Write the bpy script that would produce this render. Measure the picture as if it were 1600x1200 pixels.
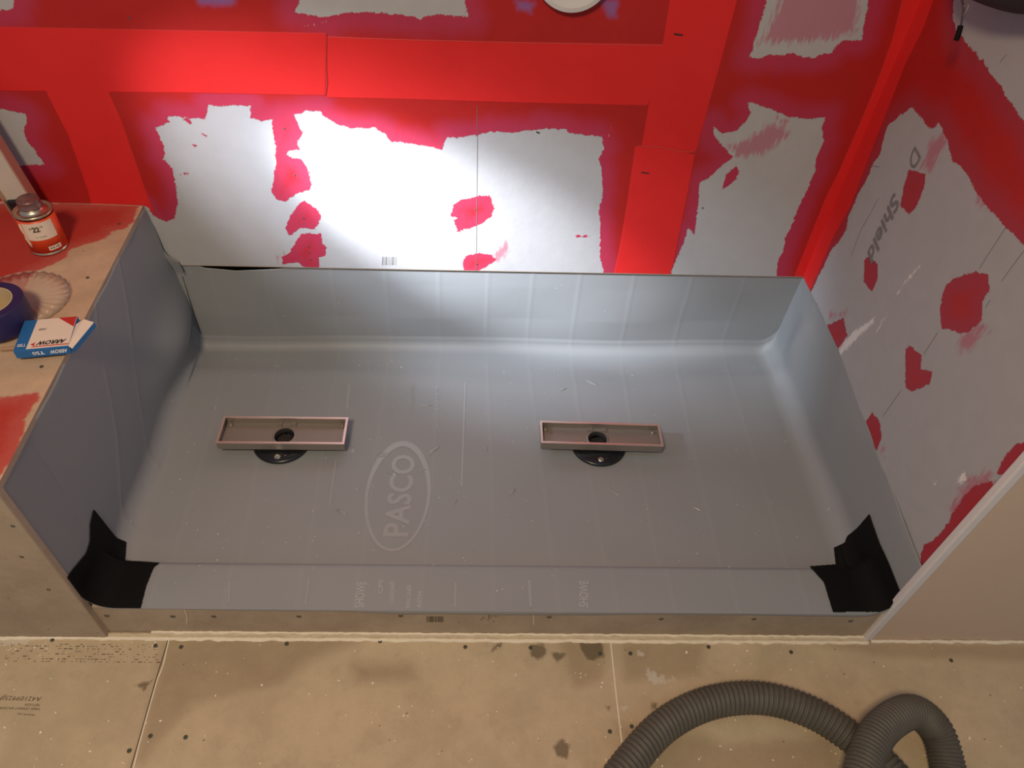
import bpy, bmesh, math, random
import numpy as np
from mathutils import Vector, Matrix
random.seed(7); rng = np.random.RandomState(5)
PI = math.pi
for o in list(bpy.data.objects): bpy.data.objects.remove(o)
scn = bpy.context.scene
COL = scn.collection

# ------------------------------------------------------------------ camera
CP = np.array([.71988, -.64396, 1.30182]); PITCH, YAW, ROLL, FPX = .79588, -.07687, .08014, 1135.65
def _rz(a): c, s = math.cos(a), math.sin(a); return np.array([[c, -s, 0], [s, c, 0], [0, 0, 1]])
def _rx(a): c, s = math.cos(a), math.sin(a); return np.array([[1, 0, 0], [0, c, -s], [0, s, c]])
CR = _rz(YAW) @ _rx(PI/2-PITCH) @ _rz(ROLL)
cam = bpy.data.cameras.new('camera'); camo = bpy.data.objects.new('camera', cam); COL.objects.link(camo)
cam.sensor_width = 36; cam.lens = FPX*36/1600; cam.clip_start = .01
M = Matrix([list(CR[0])+[CP[0]], list(CR[1])+[CP[1]], list(CR[2])+[CP[2]], [0, 0, 0, 1]])
camo.matrix_world = M
scn.camera = camo

# ------------------------------------------------------------------ light and exposure
scn.view_settings.view_transform = 'Standard'; scn.view_settings.look = 'None'
scn.view_settings.exposure = 0.0; scn.view_settings.gamma = 1.0; scn.view_settings.use_curve_mapping = False
w = bpy.data.worlds.new('world'); scn.world = w; w.use_nodes = True
w.node_tree.nodes['Background'].inputs[0].default_value = (.74, .82, 1.0, 1)
w.node_tree.nodes['Background'].inputs[1].default_value = .30
def aim(o, tgt):
    o.rotation_euler = (Vector(tgt)-o.location).to_track_quat('-Z', 'Y').to_euler()
def area(name, loc, tgt, size, power, col):
    l = bpy.data.lights.new(name, 'AREA'); l.shape = 'DISK'; l.size = size; l.energy = power; l.color = col
    o = bpy.data.objects.new(name, l); COL.objects.link(o); o.location = loc; aim(o, tgt); return o
def spot(name, loc, tgt, ang, blend, power, col, size=.02):
    l = bpy.data.lights.new(name, 'SPOT'); l.spot_size = math.radians(ang); l.spot_blend = blend; l.energy = power
    l.color = col; l.shadow_soft_size = size
    o = bpy.data.objects.new(name, l); COL.objects.link(o); o.location = loc; aim(o, tgt); return o
area('ceiling_lamp', (.25, -1.1, 2.2), (.45, -.3, 0), .35, 35, (1.0, .76, .49))
FL = (-.36, .24, 1.02)
spot('flashlight_core', FL, (.645, .75, .375), 20.5, 1.0, 400, (.88, .92, 1.0))
spot('flashlight_shoulder', FL, (.54, .75, .41), 41, 1.0, 68, (.90, .90, 1.0))
spot('flashlight_spill', FL, (.80, .752, .275), 34, 1.0, 88, (.66, .82, 1.0))

# ------------------------------------------------------------------ pixel helpers
def ray(u, v): return CR @ np.array([(u-800)/FPX, (600-v)/FPX, -1.])
def onplane(u, v, n, c):
    n = np.array(n, float); d = ray(u, v); t = (c-n@CP)/(n@d); return CP+t*d
def project(P):
    q = (np.asarray(P, float)-CP) @ CR
    return np.stack([800+FPX*q[..., 0]/-q[..., 2], 600-FPX*q[..., 1]/-q[..., 2]], -1)
W, D = 1.52, .735
HB, HC, CW, ZO = .411, .039, .093, -.0616      # bench height, curb height, curb width, room floor level
def ws(s, t):                                   # slightly out-of-square plan of the shower
    return s+.036*(1-t/D)*(1-s/W), t*(D+.0237*s)/D
NB = (-.0237, 1, 0)                             # back wall: NB.p = D
NR = (1, .00684, 0)                             # right wall: NR.p = 1.52527
def backp(u, v): P = onplane(u, v, NB, D); return (P[0], P[2])
def rightp(u, v): P = onplane(u, v, NR, 1.52527); return (P[1], P[2])
def benchp(u, v): P = onplane(u, v, (0, 0, 1), HB); return (P[0], P[1])
def floorp(u, v): P = onplane(u, v, (0, 0, 1), ZO); return (P[0], P[1])
def panp(u, v, z=.004): P = onplane(u, v, (0, 0, 1), z); return (P[0], P[1])

# ------------------------------------------------------------------ object helpers
def tag(o, label=None, cat=None, group=None, kind=None):
    if label: o['label'] = label
    if cat: o['category'] = cat
    if group: o['group'] = group
    if kind: o['kind'] = kind
    return o
def obj(name, me, mat=None, parent=None, smooth=False):
    if isinstance(me, bmesh.types.BMesh):
        bm = me; me = bpy.data.meshes.new(name); bmesh.ops.recalc_face_normals(bm, faces=bm.faces); bm.to_mesh(me); bm.free()
    o = bpy.data.objects.new(name, me); COL.objects.link(o)
    if mat: me.materials.append(mat)
    if smooth:
        for p in me.polygons: p.use_smooth = True
    if parent: o.parent = parent
    return o
def empty(name, loc=(0, 0, 0), rz=0):
    o = bpy.data.objects.new(name, None); COL.objects.link(o); o.location = loc; o.rotation_euler = (0, 0, rz)
    o.empty_display_size = .02; return o
def add_box(bm, lo, hi, mat=None, bevel=0):
    vs = [bm.verts.new((x, y, z)) for x in (lo[0], hi[0]) for y in (lo[1], hi[1]) for z in (lo[2], hi[2])]
    idx = [(0, 1, 3, 2), (4, 6, 7, 5), (0, 4, 5, 1), (2, 3, 7, 6), (0, 2, 6, 4), (1, 5, 7, 3)]
    fs = [bm.faces.new([vs[i] for i in f]) for f in idx]
    if mat: bmesh.ops.transform(bm, matrix=mat, verts=vs)
    if bevel:
        es = list({e for f in fs for e in f.edges})
        bmesh.ops.bevel(bm, geom=es, offset=bevel, segments=2, affect='EDGES', profile=.5)
def add_lathe(bm, prof, seg=48, c=(0, 0, 0), close=False):
    rings = []
    for r, z in prof:
        if r < 1e-6: rings.append([bm.verts.new((c[0], c[1], c[2]+z))])
        else: rings.append([bm.verts.new((c[0]+r*math.cos(2*PI*i/seg), c[1]+r*math.sin(2*PI*i/seg), c[2]+z)) for i in range(seg)])
    prs = list(zip(rings, rings[1:]))
    if close: prs.append((rings[-1], rings[0]))
    for a, b in prs:
        for i in range(seg):
            j = (i+1) % seg
            if len(a) == 1 and len(b) == 1: continue
            if len(a) == 1: bm.faces.new([a[0], b[j], b[i]])
            elif len(b) == 1: bm.faces.new([a[i], a[j], b[0]])
            else: bm.faces.new([a[i], a[j], b[j], b[i]])
def add_prism(bm, poly, z0, z1, M=None):
    a = [bm.verts.new((x, y, z0)) for x, y in poly]; b = [bm.verts.new((x, y, z1)) for x, y in poly]
    bm.faces.new(a[::-1]); bm.faces.new(b)
    n = len(poly)
    for i in range(n): bm.faces.new([a[i], a[(i+1) % n], b[(i+1) % n], b[i]])
    if M: bmesh.ops.transform(bm, matrix=M, verts=a+b)
def add_tube(bm, pts, rad, seg=12, caps=True, rfun=None):
    pts = [Vector(p) for p in pts]; n = len(pts); rings = []
    t0 = (pts[1]-pts[0]).normalized(); up = Vector((0, 0, 1)) if abs(t0.z) < .9 else Vector((1, 0, 0))
    nrm = (up-t0*up.dot(t0)).normalized(); s = 0
    for i in range(n):
        t = (pts[min(i+1, n-1)]-pts[max(i-1, 0)]).normalized()
        nrm = (nrm-t*nrm.dot(t)).normalized(); b = t.cross(nrm)
        if i: s += (pts[i]-pts[i-1]).length
        rg = []
        for k in range(seg):
            a = 2*PI*k/seg; r = rfun(s, a) if rfun else rad
            rg.append(bm.verts.new(pts[i]+(nrm*math.cos(a)+b*math.sin(a))*r))
        rings.append(rg)
    for a, b in zip(rings, rings[1:]):
        for k in range(seg): bm.faces.new([a[k], a[(k+1) % seg], b[(k+1) % seg], b[k]])
    if caps: bm.faces.new(rings[0][::-1]); bm.faces.new(rings[-1])
def spline(pts, n):
    P = np.array(pts, float); P = np.vstack([2*P[0]-P[1], P, 2*P[-1]-P[-2]]); out = []
    m = len(pts)-1
    for k in range(m*n+1):
        i, u = (k//n, (k % n)/n) if k < m*n else (m-1, 1.)
        a, b, c, d = P[i], P[i+1], P[i+2], P[i+3]
        out.append(.5*((2*b)+(-a+c)*u+(2*a-5*b+4*c-d)*u*u+(-a+3*b-3*c+d)*u**3))
    return np.array(out)
def grid_mesh(name, P, closed=False):
    n, m = P.shape[:2]; idx = np.arange(n*m).reshape(n, m)
    f = np.stack([idx[:-1, :-1], idx[1:, :-1], idx[1:, 1:], idx[:-1, 1:]], -1).reshape(-1, 4)
    me = bpy.data.meshes.new(name); me.vertices.add(n*m); me.vertices.foreach_set('co', P.reshape(-1).astype(np.float32))
    me.loops.add(f.size); me.loops.foreach_set('vertex_index', f.reshape(-1).astype(np.int32))
    me.polygons.add(len(f)); me.polygons.foreach_set('loop_start', np.arange(0, f.size, 4, dtype=np.int32))
    me.polygons.foreach_set('loop_total', np.full(len(f), 4, np.int32))
    me.update(calc_edges=True); me.validate(); return me
def attr(me, name, vals):
    a = me.attributes.new(name, 'FLOAT', 'POINT'); a.data.foreach_set('value', np.asarray(vals, np.float32).reshape(-1))
def sdf(pts, poly):                              # positive inside, metres
    poly = np.array(poly, float); x, y = pts[:, 0], pts[:, 1]
    d = np.full(len(pts), 1e9); ins = np.zeros(len(pts), bool); n = len(poly)
    for i in range(n):
        a, b = poly[i], poly[(i+1) % n]; e = b-a
        wx, wy = x-a[0], y-a[1]; h = np.clip((wx*e[0]+wy*e[1])/(e@e+1e-18), 0, 1)
        d = np.minimum(d, (wx-h*e[0])**2+(wy-h*e[1])**2)
        c = (a[1] > y) != (b[1] > y)
        with np.errstate(divide='ignore', invalid='ignore'):
            xi = a[0]+(y-a[1])/(b[1]-a[1]+1e-18)*e[0]
        ins ^= c & (x < xi)
    d = np.sqrt(d); return np.where(ins, d, -d)
def union(pts, polys, fn):
    r = np.full(len(pts), -1.)
    for p in polys: r = np.maximum(r, sdf(pts, [fn(*q) for q in p]))
    return r

# ------------------------------------------------------------------ material helpers
class NT:
    def __init__(s, name):
        s.m = bpy.data.materials.new(name); s.m.use_nodes = True; s.t = s.m.node_tree; s.b = s.t.nodes['Principled BSDF']
        s.tc = s.t.nodes.new('ShaderNodeTexCoord')
    def n(s, typ, **kw):
        n = s.t.nodes.new(typ)
        for k, v in kw.items(): setattr(n, k, v)
        return n
    def l(s, a, b): s.t.links.new(a, b)
    def val(s, sock, v):
        if hasattr(v, 'links') or isinstance(v, bpy.types.NodeSocket): s.l(v, sock)
        else: sock.default_value = v
    def math(s, op, a, b=0., clamp=False):
        n = s.n('ShaderNodeMath', operation=op); n.use_clamp = clamp; s.val(n.inputs[0], a); s.val(n.inputs[1], b); return n.outputs[0]
    def mix(s, f, a, b):
        n = s.n('ShaderNodeMix', data_type='RGBA'); s.val(n.inputs[0], f)
        for k, v in ((6, a), (7, b)):
            s.val(n.inputs[k], v if isinstance(v, bpy.types.NodeSocket) else (*v, 1))
        return n.outputs[2]
    def noise(s, sc, det=4, rough=.6, dist=0, vec=None):
        n = s.n('ShaderNodeTexNoise'); n.inputs['Scale'].default_value = sc; n.inputs['Detail'].default_value = det
        n.inputs['Roughness'].default_value = rough; n.inputs['Distortion'].default_value = dist
        s.l(vec if vec else s.tc.outputs['Object'], n.inputs['Vector']); return n.outputs['Fac']
    def sc(s, v):
        n = s.n('ShaderNodeMapping'); n.inputs['Scale'].default_value = v; s.l(s.tc.outputs['Object'], n.inputs['Vector']); return n.outputs[0]
    def step(s, x, a, b):
        n = s.n('ShaderNodeMapRange', interpolation_type='SMOOTHSTEP'); s.val(n.inputs[0], x); n.inputs[1].default_value = a; n.inputs[2].default_value = b; return n.outputs[0]
    def at(s, name): return s.n('ShaderNodeAttribute', attribute_name=name).outputs['Fac']
    def bump(s, h, dist, stren=1.):
        n = s.n('ShaderNodeBump'); n.inputs['Strength'].default_value = stren; n.inputs['Distance'].default_value = dist; s.l(h, n.inputs['Height']); s.l(n.outputs[0], s.b.inputs['Normal'])
    def out(s, col, rough=.5, metal=0, spec=None):
        s.val(s.b.inputs['Base Color'], col if isinstance(col, bpy.types.NodeSocket) else (*col, 1)); s.val(s.b.inputs['Roughness'], rough)
        s.b.inputs['Metallic'].default_value = metal
        if spec is not None: s.b.inputs['Specular IOR Level'].default_value = spec
        return s.m
def simple(name, col, rough=.5, metal=0, var=.12, sc=40, bump=0):
    t = NT(name); nz = t.noise(sc); c = t.mix(nz, tuple(x*(1-var) for x in col), tuple(min(1, x*(1+var)) for x in col))
    if bump: t.bump(nz, bump)
    return t.out(c, rough, metal)

def painted(name, base1, base2, tex=25, washc=(.40, .12, .17), thin=(.47, .030, .070)):
    t = NT(name)
    n1 = t.noise(70, 6, .7); n2 = t.noise(14, 3); n3 = t.noise(160, 3, .6, vec=t.sc((1, 1, .25)))
    wob = t.math('ADD', t.math('MULTIPLY', t.math('SUBTRACT', n1, .5), .018), t.math('MULTIPLY', t.math('SUBTRACT', t.noise(420, 3, .7), .5), .006))
    p = t.math('ADD', t.at('paint'), wob)
    pm = t.step(p, -.0004, .0004)
    deep = t.step(t.math('ADD', t.at('paint'), t.math('MULTIPLY', t.math('SUBTRACT', n2, .5), .036)), .008, .05)
    board = t.mix(t.noise(tex, 5), base1, base2)
    wv = t.math('MULTIPLY', t.step(t.math('ADD', t.at('wash'), t.math('MULTIPLY', t.math('SUBTRACT', n3, .5), .05)), -.004, .012), .75)
    board = t.mix(wv, board, washc)
    bl = t.step(t.math('ADD', t.at('blue'), wob), -.008, .008)
    sc = t.step(t.math('ADD', t.at('scuff'), t.math('MULTIPLY', t.math('SUBTRACT', t.noise(260, 4, .7, vec=t.sc((1, 1, .3))), .56), .03)), -.001, .004)
    thinc = t.mix(n3, thin, (thin[0]*.75, thin[1]*1.25, thin[2]*1.1))
    red = t.mix(deep, thinc, t.mix(n2, (.37, .014, .013), (.44, .020, .018)))
    tp = t.step(t.math('ADD', t.at('tape'), t.math('MULTIPLY', wob, .06)), -.0012, .0012)
    red = t.mix(tp, red, t.mix(n2, (.62, .020, .020), (.69, .026, .026)))
    c = t.mix(pm, board, red)
    c = t.mix(t.math('MULTIPLY', bl, .75), c, (.20, .13, .36))
    c = t.mix(t.math('MULTIPLY', sc, .8), c, (.75, .73, .74))
    h = t.math('ADD', t.math('ADD', t.math('MULTIPLY', pm, .35), t.math('MULTIPLY', tp, .5)), t.math('MULTIPLY', t.noise(45, 4), .35))
    t.bump(h, .0012, .8)
    return t.out(c, t.math('SUBTRACT', .62, t.math('MULTIPLY', pm, .16)), spec=.22)
M_back = painted('drywall_back', (.37, .37, .38), (.43, .43, .44))
M_right = painted('drywall_right', (.34, .34, .355), (.40, .40, .415), thin=(.40, .028, .045))
def cement(name, a, b, painted_=False):
    t = NT(name)
    n = t.noise(9, 6, .65); n1 = t.noise(120, 5, .7); n2 = t.noise(55, 6, .7)
    c = t.mix(t.step(n, .3, .7), a, b); c = t.mix(t.math('MULTIPLY', t.step(t.noise(26, 6, .75), .5, .75), .25), c, tuple(x*.62 for x in a)); c = t.mix(t.math('MULTIPLY', n1, .30), c, tuple(x*.72 for x in a))
    wob = t.math('SUBTRACT', n2, .5); wob2 = t.math('SUBTRACT', n, .5)
    st = t.step(t.math('ADD', t.at('damp'), t.math('MULTIPLY', wob2, .07)), -.018, .016)
    c = t.mix(t.math('MULTIPLY', st, .38), c, (.17, .105, .05))
    bt = t.step(t.math('ADD', t.at('blot'), t.math('MULTIPLY', wob, .022)), -.003, .004)
    c = t.mix(t.math('MULTIPLY', bt, .72), c, (.09, .065, .035))
    wh = t.step(t.math('ADD', t.at('scuff'), t.math('MULTIPLY', wob, .05)), -.002, .004)
    c = t.mix(t.math('MULTIPLY', wh, .6), c, (.60, .56, .48))
    # little dried plaster spots
    v = t.n('ShaderNodeTexVoronoi'); v.inputs['Scale'].default_value = 34; v.inputs['Randomness'].default_value = 1; t.l(t.tc.outputs['Object'], v.inputs['Vector'])
    sp = t.math('MULTIPLY', t.math('LESS_THAN', v.outputs['Distance'], .05), t.math('GREATER_THAN', t.noise(5, 2), .6))
    c = t.mix(t.math('MULTIPLY', sp, .7), c, (.66, .62, .54))
    v2 = t.n('ShaderNodeTexVoronoi'); v2.inputs['Scale'].default_value = 21; t.l(t.sc((1.1, 1.3, 1)), v2.inputs['Vector'])
    sp2 = t.math('LESS_THAN', v2.outputs['Distance'], .045)
    c = t.mix(t.math('MULTIPLY', t.math('MULTIPLY', sp2, t.math('GREATER_THAN', t.noise(7, 2), .52)), .6), c, (.08, .06, .035))
    p = t.step(t.math('ADD', t.at('paint'), t.math('MULTIPLY', wob, .022)), -.004, .003)
    dp = t.step(t.math('ADD', t.at('paint'), t.math('MULTIPLY', wob, .04)), .004, .04)
    c = t.mix(t.math('MULTIPLY', p, .92), c, t.mix(dp, (.45, .06, .05), (.42, .014, .012)))
    t.bump(t.math('ADD', n1, t.math('MULTIPLY', p, .3)), .0008, .5)
    return t.out(c, t.math('SUBTRACT', .8, t.math('MULTIPLY', p, .3)), spec=.3)
M_floor = cement('cement_board_floor', (.45, .36, .24), (.56, .445, .30))
M_bench = cement('cement_board_bench', (.47, .33, .22), (.60, .43, .29))
M_edge = simple('board_core', (.42, .33, .24), .9, bump=.0006)
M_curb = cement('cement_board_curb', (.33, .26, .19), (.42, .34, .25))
M_mud = simple('joint_mud', (.72, .64, .50), .8, var=.15, sc=60, bump=.001)
M_mud2 = simple('joint_mud_dirty', (.50, .42, .30), .85, var=.2, sc=50, bump=.001)
M_tan = simple('tan_wall_paint', (.55, .43, .325), .55, var=.03, sc=30, bump=.0001)
M_bead = simple('corner_bead_white', (.62, .60, .60), .6, var=.05)
M_dark = simple('dark_void', (.02, .018, .016), .9)
M_ink = simple('black_ink', (.10, .075, .05), .8)
M_pencil = simple('pencil', (.16, .15, .15), .8)
M_black = simple('black_pvc', (.004, .004, .004), .75, var=.2, sc=90); M_black.node_tree.nodes['Principled BSDF'].inputs['Specular IOR Level'].default_value = .15
M_abs = simple('black_abs', (.012, .013, .016), .28, var=.2, sc=60)
M_steel = simple('brushed_steel', (.30, .265, .235), .5, metal=.55, var=.06, sc=120)
M_steelrim = simple('brushed_steel_rim', (.78, .66, .58), .38, metal=.85, var=.05, sc=100)
M_galv = simple('screw_steel', (.12, .12, .10), .5, metal=.6, sc=200)
M_bolt = simple('bright_bolt', (.75, .75, .75), .25, metal=1)
def liner_mat(name, mult=1., rough=.56):
    t = NT(name)
    n = t.noise(3.2, 3); n1 = t.noise(350, 3); n2 = t.noise(30, 4)
    c = t.mix(n, (.243*mult, .258*mult, .270*mult), (.268*mult, .282*mult, .293*mult))
    v = t.n('ShaderNodeTexVoronoi'); v.inputs['Scale'].default_value = 26; t.l(t.tc.outputs['Object'], v.inputs['Vector'])
    sp = t.math('MULTIPLY', t.math('LESS_THAN', v.outputs['Distance'], .035), t.math('GREATER_THAN', t.noise(6, 2), .5))
    c = t.mix(t.math('MULTIPLY', sp, .7), c, (.7, .7, .66))
    c = t.mix(t.math('MULTIPLY', t.at('fold'), .05), c, (.5, .5, .5))
    t.bump(t.math('ADD', t.math('MULTIPLY', n1, .06), n2), .0006, .35)
    return t.out(c, t.math('ADD', rough-.06, t.math('MULTIPLY', n2, .12)), spec=.5)
M_liner = liner_mat('pvc_liner')
M_print = liner_mat('pvc_liner_print', 1.22, .34); M_print2 = liner_mat('pvc_liner_print_white', 1.55, .4)
M_glue = liner_mat('glue_smear', 1.1, .22)

def text(name, s, parent, origin, xdir, ydir, width, mat, height=None, thick=.0003, shear=0, bold=0):
    cu = bpy.data.curves.new('t', 'FONT'); cu.body = s; cu.size = 1; cu.resolution_u = 3; cu.shear = shear; cu.offset = bold
    to = bpy.data.objects.new('t', cu); COL.objects.link(to); bpy.context.view_layer.update()
    me = bpy.data.meshes.new_from_object(to.evaluated_get(bpy.context.evaluated_depsgraph_get())); bpy.data.objects.remove(to)
    co = np.array([v.co[:] for v in me.vertices]); lo = co.min(0); sz = co.max(0)-lo
    h = height if height else width*sz[1]/sz[0]
    X = Vector(xdir).normalized(); Y = Vector(ydir); Y = (Y-X*Y.dot(X)).normalized(); Z = X.cross(Y); O = Vector(origin)
    for v, c in zip(me.vertices, co):
        v.co = O+X*((c[0]-lo[0])/sz[0]*width)+Y*((c[1]-lo[1])/sz[1]*h)+Z*thick
    me.name = name
    o = obj(name, me, mat, parent); return o
def strip(bm, pts, wdt, off=(0, 0, .0003), nrm=(0, 0, 1)):
    off = Vector(off); nrm = Vector(nrm); P = [Vector(p)+off for p in pts]; L = []; R = []
    for i, p in enumerate(P):
        t = (P[min(i+1, len(P)-1)]-P[max(i-1, 0)]).normalized(); s = t.cross(nrm).normalized()*wdt/2
        L.append(bm.verts.new(p-s)); R.append(bm.verts.new(p+s))
    for i in range(len(P)-1): bm.faces.new([L[i], L[i+1], R[i+1], R[i]])

# ------------------------------------------------------------------ walls
def axis(a, b, fa, fb, fine):
    lo = list(np.arange(a, fa, .04)); mid = list(np.arange(fa, fb, fine)); hi = list(np.linspace(fb, b, max(2, int((b-fb)/.04)+1)))
    return np.array(lo+mid+hi)
def wall_grid(name, A, Z, fn, polys, mat, zbot=None):
    a, z = np.meshgrid(A, Z, indexing='ij')
    if zbot is not None: z = np.maximum(z, zbot(a)[:, :1]*np.ones_like(z)) if False else z
    P = fn(a, z); me = grid_mesh(name, P); q = np.stack([a.ravel(), z.ravel()], 1)
    for k in ('paint', 'wash', 'tape', 'blue', 'scuff', 'damp', 'blot'):
        attr(me, k, polys[k](q) if k in polys else np.full(len(q), -1.))
    return obj(name, me, mat)

ISL = [
 [(243,200),(262,192),(264,182),(298,184),(320,186),(325,165),(390,165),(391,184),(410,190),(424,186),(470,178),(478,172),(500,172),(505,182),(530,195),(545,201),(585,200),(600,208),(612,220),(640,224),(668,228),(690,235),(698,215),(745,212),(770,205),(800,207),(850,201),(880,202),(900,210),(940,213),(943,232),(936,245),(940,270),(942,300),(935,330),(938,360),(937,400),(943,424),(950,480),(230,480),(200,330),(216,322),(230,322),(240,337),(260,347),(272,340),(277,320),(275,290),(270,265),(257,250),(256,228),(248,212)],
 [(472,-60),(470,0),(460,18),(505,27),(528,24),(540,20),(590,19),(650,27),(656,31),(662,26),(690,22),(732,27),(725,0),(722,-60)],
 [(1114,195),(1130,210),(1150,205),(1165,190),(1172,178),(1170,160),(1200,168),(1230,182),(1260,186),(1290,182),(1285,200),(1287,220),(1278,240),(1272,270),(1262,295),(1245,330),(1240,345),(1228,370),(1222,395),(1215,410),(1211,470),(1045,470),(1050,420),(1060,400),(1068,380),(1075,355),(1085,368),(1090,330),(1093,300),(1092,285),(1112,275),(1125,262),(1145,245),(1135,235),(1118,215)],
 [(1172,88),(1180,60),(1195,15),(1210,-60),(1370,-60),(1352,30),(1345,63),(1318,63),(1304,75),(1300,82),(1270,90),(1245,87),(1238,82),(1225,88),(1200,85),(1188,92)],
 [(-80,165),(15,172),(40,178),(42,190),(36,205),(50,230),(62,245),(70,257),(30,258),(-30,258),(-80,258)],
 [(-60,-60),(24,-60),(20,13),(0,16),(-60,16)],
]
DAB = [
 [(424,190),(436,160),(460,180),(468,200),(473,205),(466,222),(467,234),(450,234),(449,240),(455,246),(470,249),(482,265),(487,285),(485,297),(470,300),(455,308),(447,316),(432,311),(424,300),(428,275),(432,255),(430,230),(427,210)],
 [(475,313),(492,325),(501,335),(498,350),(490,358),(470,356),(452,368),(445,358),(455,335),(462,325)],
 [(472,364),(502,365),(504,380),(510,385),(508,400),(498,402),(500,425),(485,425),(465,410),(442,412),(440,402),(452,395),(462,378)],
 [(720,312),(750,305),(765,306),(773,325),(768,338),(752,350),(715,362),(709,345),(715,340),(703,337),(711,318)],
 [(728,400),(745,396),(768,398),(775,405),(755,420),(725,432),(723,410)],
 [(290,184),(300,190),(298,193),(287,187)],[(315,207),(324,212),(322,215),(314,210)],[(300,225),(308,228),(302,230)],
 [(280,270),(298,271),(280,274)],[(896,367),(922,368),(920,371),(900,370)],
 [(1150,260),(1158,268),(1150,280),(1140,290),(1128,296),(1132,275)],
]
TAPE = [
 [(-90,39),(0,42),(400,50),(510,52),(508,149),(300,145),(0,142),(-90,140)],
 [(511,57),(640,62),(800,66),(1042,70),(1012,165),(800,160),(640,155),(510,152)],
 [(1055,-60),(1047,0),(1035,75),(1018,140),(1003,228),(1060,238),(1088,236),(1128,90),(1152,0),(1170,-60)],
 [(993,228),(1050,232),(1086,242),(1075,300),(1055,400),(1043,450),(955,450),(968,390),(980,320)],
 [(62,112),(75,150),(107,212),(138,300),(146,330),(240,330),(228,300),(215,262),(190,190),(170,145)],
 [(1425,-60),(1395,60),(1370,130),(1345,190),(1310,270),(1290,310),(1238,440),(1262,440),(1320,300),(1400,110),(1470,-60)],
]
def bpaint(q): return np.maximum(-union(q, ISL, backp), union(q, DAB, backp))
bw = axis(-.95, W+.012, -.26, 1.56, .0032); bw[-1] = W+.004; bw = np.unique(np.clip(bw, None, W+.004))
bz = axis(.254, 2.3, .256, .90, .0032)
def bfn(a, z): return np.stack([a, D+.0237*a, z], -1)
wall_back = wall_grid('wall_back', bw, bz, bfn, {
 'paint': bpaint, 'tape': lambda q: union(q, TAPE, backp),
 'wash': lambda q: union(q, [[(1185,70),(1210,20),(1230,-40),(1350,-40),(1340,50),(1290,64),(1230,68)], [(1135,228),(1170,215),(1200,192),(1226,195),(1235,212),(1190,243),(1150,246)], [(765,400),(790,375),(798,388),(780,412)],[(430,400),(445,395),(440,410)],[(1210,180),(1240,190),(1215,195)]], backp),
 'blue': lambda q: union(q, [[(298,-40),(370,-40),(366,6),(350,9),(310,7)], [(938,0),(966,0),(962,28),(950,24)], [(805,0),(835,6),(830,20),(808,14)]], backp),
 'scuff': lambda q: union(q, [[(470,40),(512,33),(512,36),(470,42)],[(950,210),(955,196),(956,198),(951,213)]], backp),
}, M_back)
tag(wall_back, kind='structure')
# board bottom edge and body (thickness) as children
bm = bmesh.new()
x0, x1 = -.95, W+.004
vs = [(x0, D+.0237*x0+.0005, .252), (x1, D+.0237*x1+.0005, .252), (x1, D+.0237*x1+.0125, .252), (x0, D+.0237*x0+.0125, .252)]
a = [bm.verts.new(v) for v in vs]; b = [bm.verts.new((v[0], v[1], 2.3)) for v in vs]
bm.faces.new(a); bm.faces.new(b)
for i in range(4): bm.faces.new([a[i], a[(i+1) % 4], b[(i+1) % 4], b[i]])
obj('board_body', bm, M_edge, wall_back)
bm = bmesh.new(); add_box(bm, (-.95, D+.06, ZO), (1.7, D+.16, 2.3)); obj('wall_cavity', bm, M_dark, wall_back)
# vertical pencil seam and marks on the back wall
def back3(u, v): P = onplane(u, v, NB, D); return P
bm = bmesh.new()
strip(bm, [back3(745.5, 165), back3(746, 210), back3(744, 423)], .0008, off=(0, -.0004, 0), nrm=(0, -1, 0))
obj('pencil_mark', bm, M_pencil, wall_back)
for (u, v, l) in [(1053, 53, 14), (1002, 269, 12), (838, 206, 5)]:
    bm = bmesh.new(); strip(bm, [back3(u, v), back3(u+l, v+2)], .003, off=(0, -.0006, 0), nrm=(0, -1, 0)); obj('cut_mark', bm, M_dark, wall_back)
bm = bmesh.new()
for k in range(9):
    u = 598+k*2.6; strip(bm, [back3(u, 401), back3(u-.6, 414)], random.choice([.0006, .0012]), off=(0, -.0006, 0), nrm=(0, -1, 0))
obj('printed_barcode', bm, M_pencil, wall_back)
for (x, y) in [(229, 335), (257, 401), (444, 201), (460, 274), (474, 341), (482, 385), (483, 395), (485, 406), (743, 328), (745, 413), (202, 28), (1098, 325)]:
    P = back3(x, y); Mx = Matrix.Translation(P) @ Matrix.Rotation(PI/2, 4, 'X')
    bm = bmesh.new(); bmesh.ops.create_cone(bm, segments=12, radius1=.0022, radius2=.0018, depth=.0014, cap_ends=True, matrix=Mx)
    obj('screw_head', bm, M_galv, wall_back)
bm = bmesh.new()
M_lap = simple('tape_lap_red', (.40, .02, .02), .5)
strip(bm, [back3(510, 52), back3(509, 100), back3(511, 130), back3(508, 150)], .0022, off=(0, -.0008, 0), nrm=(0, -1, 0)); obj('tape_lap', bm, M_lap, wall_back); bm = bmesh.new()
strip(bm, [back3(995, 228), back3(1030, 229), back3(1062, 236), back3(1086, 237)], .0022, off=(0, -.0008, 0), nrm=(0, -1, 0))
obj('tape_lap', bm, M_lap, wall_back)
M_edge_hl = simple('painted_edge_highlight', (.74, .07, .06), .3)  # lighter red for thin strips: a highlight painted along the tape edges
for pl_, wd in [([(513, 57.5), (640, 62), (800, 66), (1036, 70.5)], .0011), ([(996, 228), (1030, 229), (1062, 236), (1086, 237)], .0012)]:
    bm = bmesh.new(); strip(bm, [back3(*q) for q in pl_], wd, off=(0, -.0011, 0), nrm=(0, -1, 0)); obj('tape_edge_highlight', bm, M_edge_hl, wall_back)

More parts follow.
